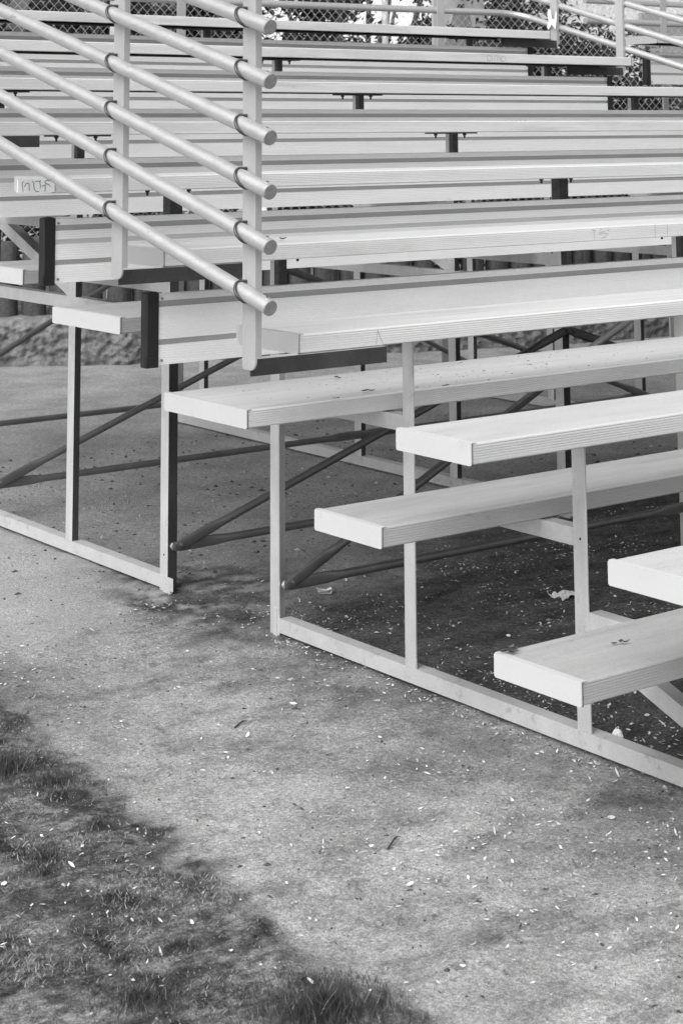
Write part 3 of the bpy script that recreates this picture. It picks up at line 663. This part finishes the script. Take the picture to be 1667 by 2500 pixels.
on_plank((-.163, 1.018, .7288), 'dried_leaf', 'small dark leaf near the front edge of the double foot plank, left of the post', 'dark leaves lying on planks', 2, sz=.018)
on_plank((.079, 1.326, .7288), 'dried_leaf', 'thin dark leaf at the back of the double foot plank', 'dark leaves lying on planks', 2, sz=.026)
on_plank((-.02, 1.46, 1.1238), 'dried_leaf', 'dark leaf on the seat plank above the double foot plank', 'dark leaves lying on planks', 2, sz=.028)
db = MB()
for i in range(170):
    x = rr.triangular(-.4, 1.6, .25); y = 1.0117 + rr.uniform(.01, .39); s = rr.uniform(.0005, .0013) * (1.7 if rr.random() < .1 else 1)
    db.box((x - s*1.5, y - s*.7, .7288), (x + s*rr.uniform(1,4), y + s*.7, .7288 + s*.5))
tag(db.build('dirt_specks', M['crumb']), kind='stuff', label='dark dirt specks sprinkled over the double foot plank', cat='dirt')

# white paper scraps
def sheet(name, loc, w, h, fold, rot, label, seed, nx_=10, ny_=6, curl=0.):
    r2 = random.Random(seed); mb = MB(); vs = []
    for j in range(ny_ + 1):
        for i in range(nx_ + 1):
            u = i/nx_ - .5; v_ = j/ny_ - .5
            z = fold*(abs(noise.noise(Vector((u*3.1 + seed, v_*3.3, seed)))) + .5*abs(noise.noise(Vector((u*8, v_*8 + seed, 1))))) + curl*max(0, u)**2
            e = 1 + .12*noise.noise(Vector((u*6, v_*6, seed*2.)))
            vs.append((u*w*e - (curl*max(0, u)**2*1.4), v_*h*e, z))
    mb.add(vs, [(j*(nx_+1)+i, j*(nx_+1)+i+1, (j+1)*(nx_+1)+i+1, (j+1)*(nx_+1)+i) for j in range(ny_) for i in range(nx_)], 0, False)
    o = mb.build(name, M['paper'], loc=loc); o.rotation_euler = rot; tag(o, label, 'paper'); return o
c_ = MB(); pr = [(-.022,.016),(-.008,.011),(.012,.009),(.026,.015),(.026,.003),(.024,.0),(-.014,.001),(-.017,.007),(.006,.006),(.010,.0085),(-.007,.0095),(-.021,.0145)]
c_.prism([(a, b) for a, b in pr], 1, -.012, .012, caps=False)
o = c_.build('folded_paper', M['paper'], loc=(.385, 1.81, gz(.385, 1.81) + .002)); o.rotation_euler = (0, 0, -.45); tag(o, 'small folded white paper scrap on dark earth behind the rear post of the front frame', 'paper')
sheet('crumpled_paper', (.96, 1.31, gz(.96, 1.31) + .003), .095, .06, .02, (0, 0, .1), 'flat torn pale paper lying beside the tall post under the seats', 5)
# crumpled pale leaf / tissue beside the sill
cl = MB()
for (cx, cy, cz, sx, sy, sz, tilt, sd) in ((-.006, .004, .026, .015, .009, .030, .15, 1.), (.006, .002, .022, .010, .008, .024, -.2, 5.), (.014, -.006, .012, .020, .011, .012, 0, 2.), (.034, -.018, .010, .022, .010, .009, .5, 3.), (.002, -.002, .010, .013, .011, .012, 0, 4.)):
    n1, n2 = 14, 9; vs = []
    for j in range(n2 + 1):
        for i in range(n1):
            th = math.pi * j / n2; ph = 2*math.pi * i / n1
            p = Vector((math.sin(th)*math.cos(ph), math.sin(th)*math.sin(ph), math.cos(th)))
            k_ = 1 + .45*noise.noise(p*2.2 + Vector((sd*7, 0, 0))) + .22*noise.noise(p*6 + Vector((0, sd*3, 0)))
            q = Vector((p.x*sx, p.y*sy, p.z*sz)) * k_; ca, sa = math.cos(tilt), math.sin(tilt)
            vs.append((cx + (q.x*ca + q.z*sa)*.8 + q.y*.5, cy + q.y*.8 - (q.x*ca + q.z*sa)*.6, cz + q.z*ca - q.x*sa))
    cl.add(vs, [(j*n1+i, j*n1+(i+1)%n1, (j+1)*n1+(i+1)%n1, (j+1)*n1+i) for j in range(n2) for i in range(n1)], 0, False)
o = cl.build('crumpled_tissue', M['paper'], loc=(.070, .225, gz(.07, .225))); tag(o, 'crumpled pale tissue standing just inside the front sill, right of the short post', 'tissue')
# twigs
def twig(p, q, label, r=.0022):
    a, b = Vector(p), Vector(q); mid = (a + b)/2 + Vector((.01, .006, .004)); mb = MB(); mb.tube([a - a, mid - a, b - a], [r, r, r*.5], 6); o = mb.build('twig', M['twig'], loc=p); tag(o, label, 'twig', 'twigs on the ground')
twig((1.86, 1.95, gz(1.86, 1.95) + .003), (1.96, 1.92, gz(1.96, 1.92) + .003), 'thin straight dark twig under the bleacher at the right')
twig((-.55, .93, gz(-.55, .93) + .003), (-.50, .95, gz(-.50, .95) + .003), 'short dark twig on the bare path left of the sill')
twig((-.72, .12, gz(-.72, .12) + .003), (-.66, .16, gz(-.66, .16) + .003), 'thin dark twig on the path near the lower edge')
# ------------------------------------------------------------------ grass
def blades(mb, x, y, n, spread, h, mi, rr, lean=.5, hw=.0011):
    for _ in range(n):
        a = rr.uniform(0, 6.28); d = min(1.7*spread, abs(rr.gauss(0, spread))); bx, by = x + d*math.cos(a), y + d*math.sin(a); hh = h*rr.uniform(.45, 1.15)*math.exp(-(d/(spread*2.2))**2)
        la = rr.uniform(0, 6.28); lx, ly = math.cos(la)*hh*lean*rr.random(), math.sin(la)*hh*lean*rr.random(); w = hw*rr.uniform(.7, 1.4)
        z = gz(bx, by) - .001; wa = rr.uniform(0, 3.14); wx, wy = math.cos(wa)*w, math.sin(wa)*w
        mb.add([(bx-wx, by-wy, z), (bx+wx, by+wy, z), (bx+lx*.45+wx*.7, by+ly*.45+wy*.7, z+hh*.6), (bx+lx*.45-wx*.7, by+ly*.45-wy*.7, z+hh*.6), (bx+lx, by+ly, z+hh)], [(0,1,2,3),(3,2,4)], mi if rr.random() < .93 else 1)
gr = MB(); rr = random.Random(5); cnt = 0
while cnt < 48000:
    x = rr.uniform(-2.0, -.85); y = rr.uniform(-.75, 1.75); l = masks(x, y)[0]
    if rr.random() > l: continue
    dn = .22 + 2.0*max(0, gn(x, y, 5, 61.) - .02) + .6*max(0, gn(x, y, 16, 63.))
    if rr.random() > dn: cnt += .25; continue
    cnt += 1; blades(gr, x, y, 1, .004, (.006 + .010*max(0, gn(x, y, 5, 61.))), 0 if rr.random() < .62 else 1, rr, 2.0, .0009)
tag(gr.build('grass', [M['blade'], M['straw']]), 'short sparse grass growing on the bare lawn at the lower left', 'grass', kind='stuff')
for x, y, s, h, n, lb in TUFTS:
    t = MB(); blades(t, x, y, int(n*1.7), s, h*.8, 0, rr, 1.1, .00055); o = t.build('grass_tuft', [M['blade'], M['straw']]); tag(o, lb, 'grass tuft', 'dark grass tufts in the lawn')

# ------------------------------------------------------------------ light, sky, camera
EL, AZ = 44., 248.     # sun elevation and compass rotation (clockwise from +Y)
w = bpy.data.worlds.new('World'); S.world = w; w.use_nodes = True; nt = w.node_tree; N = nt.nodes; L = nt.links
sky = N.new('ShaderNodeTexSky'); sky.sky_type = 'NISHITA'; sky.sun_disc = False; sky.sun_elevation = rad(EL); sky.sun_rotation = rad(AZ); sky.dust_density = 8.; sky.air_density = 2.
bw = N.new('ShaderNodeRGBToBW'); L.new(sky.outputs[0], bw.inputs[0])
bg = N['Background']; L.new(bw.outputs[0], bg.inputs[0]); bg.inputs[1].default_value = .15
sl = bpy.data.lights.new('sun', 'SUN'); sl.energy = .55; sl.angle = rad(110); sl.color = (1, 1, 1)
so = bpy.data.objects.new('sun', sl); COL.objects.link(so)
d = Vector((math.sin(rad(AZ))*math.cos(rad(EL)), math.cos(rad(AZ))*math.cos(rad(EL)), math.sin(rad(EL))))
so.rotation_euler = (-d).to_track_quat('-Z', 'Y').to_euler()
cam = bpy.data.cameras.new('camera'); co = bpy.data.objects.new('camera', cam); COL.objects.link(co); S.camera = co
Rv, Uv, Fv = Vector((.797744,-.602979,-.004467)), Vector((-.079947,-.113106,.990361)), Vector((.597672,.789698,.138436))
co.matrix_world = Matrix(((Rv.x,Uv.x,-Fv.x,-3.1448),(Rv.y,Uv.y,-Fv.y,-2.8961),(Rv.z,Uv.z,-Fv.z,1.4569),(0,0,0,1)))
cam.sensor_width = 36; cam.sensor_fit = 'AUTO'; cam.lens = 4314.303/2500*36; cam.shift_x = 32.784/2500; cam.shift_y = -1542.43/2500
cam.clip_start = .05; cam.clip_end = 400
cam.dof.use_dof = True; cam.dof.focus_distance = 5.0; cam.dof.aperture_fstop = 14.
S.view_settings.view_transform = 'Standard'; S.view_settings.look = 'None'; S.view_settings.exposure = 0.56; S.view_settings.gamma = 1
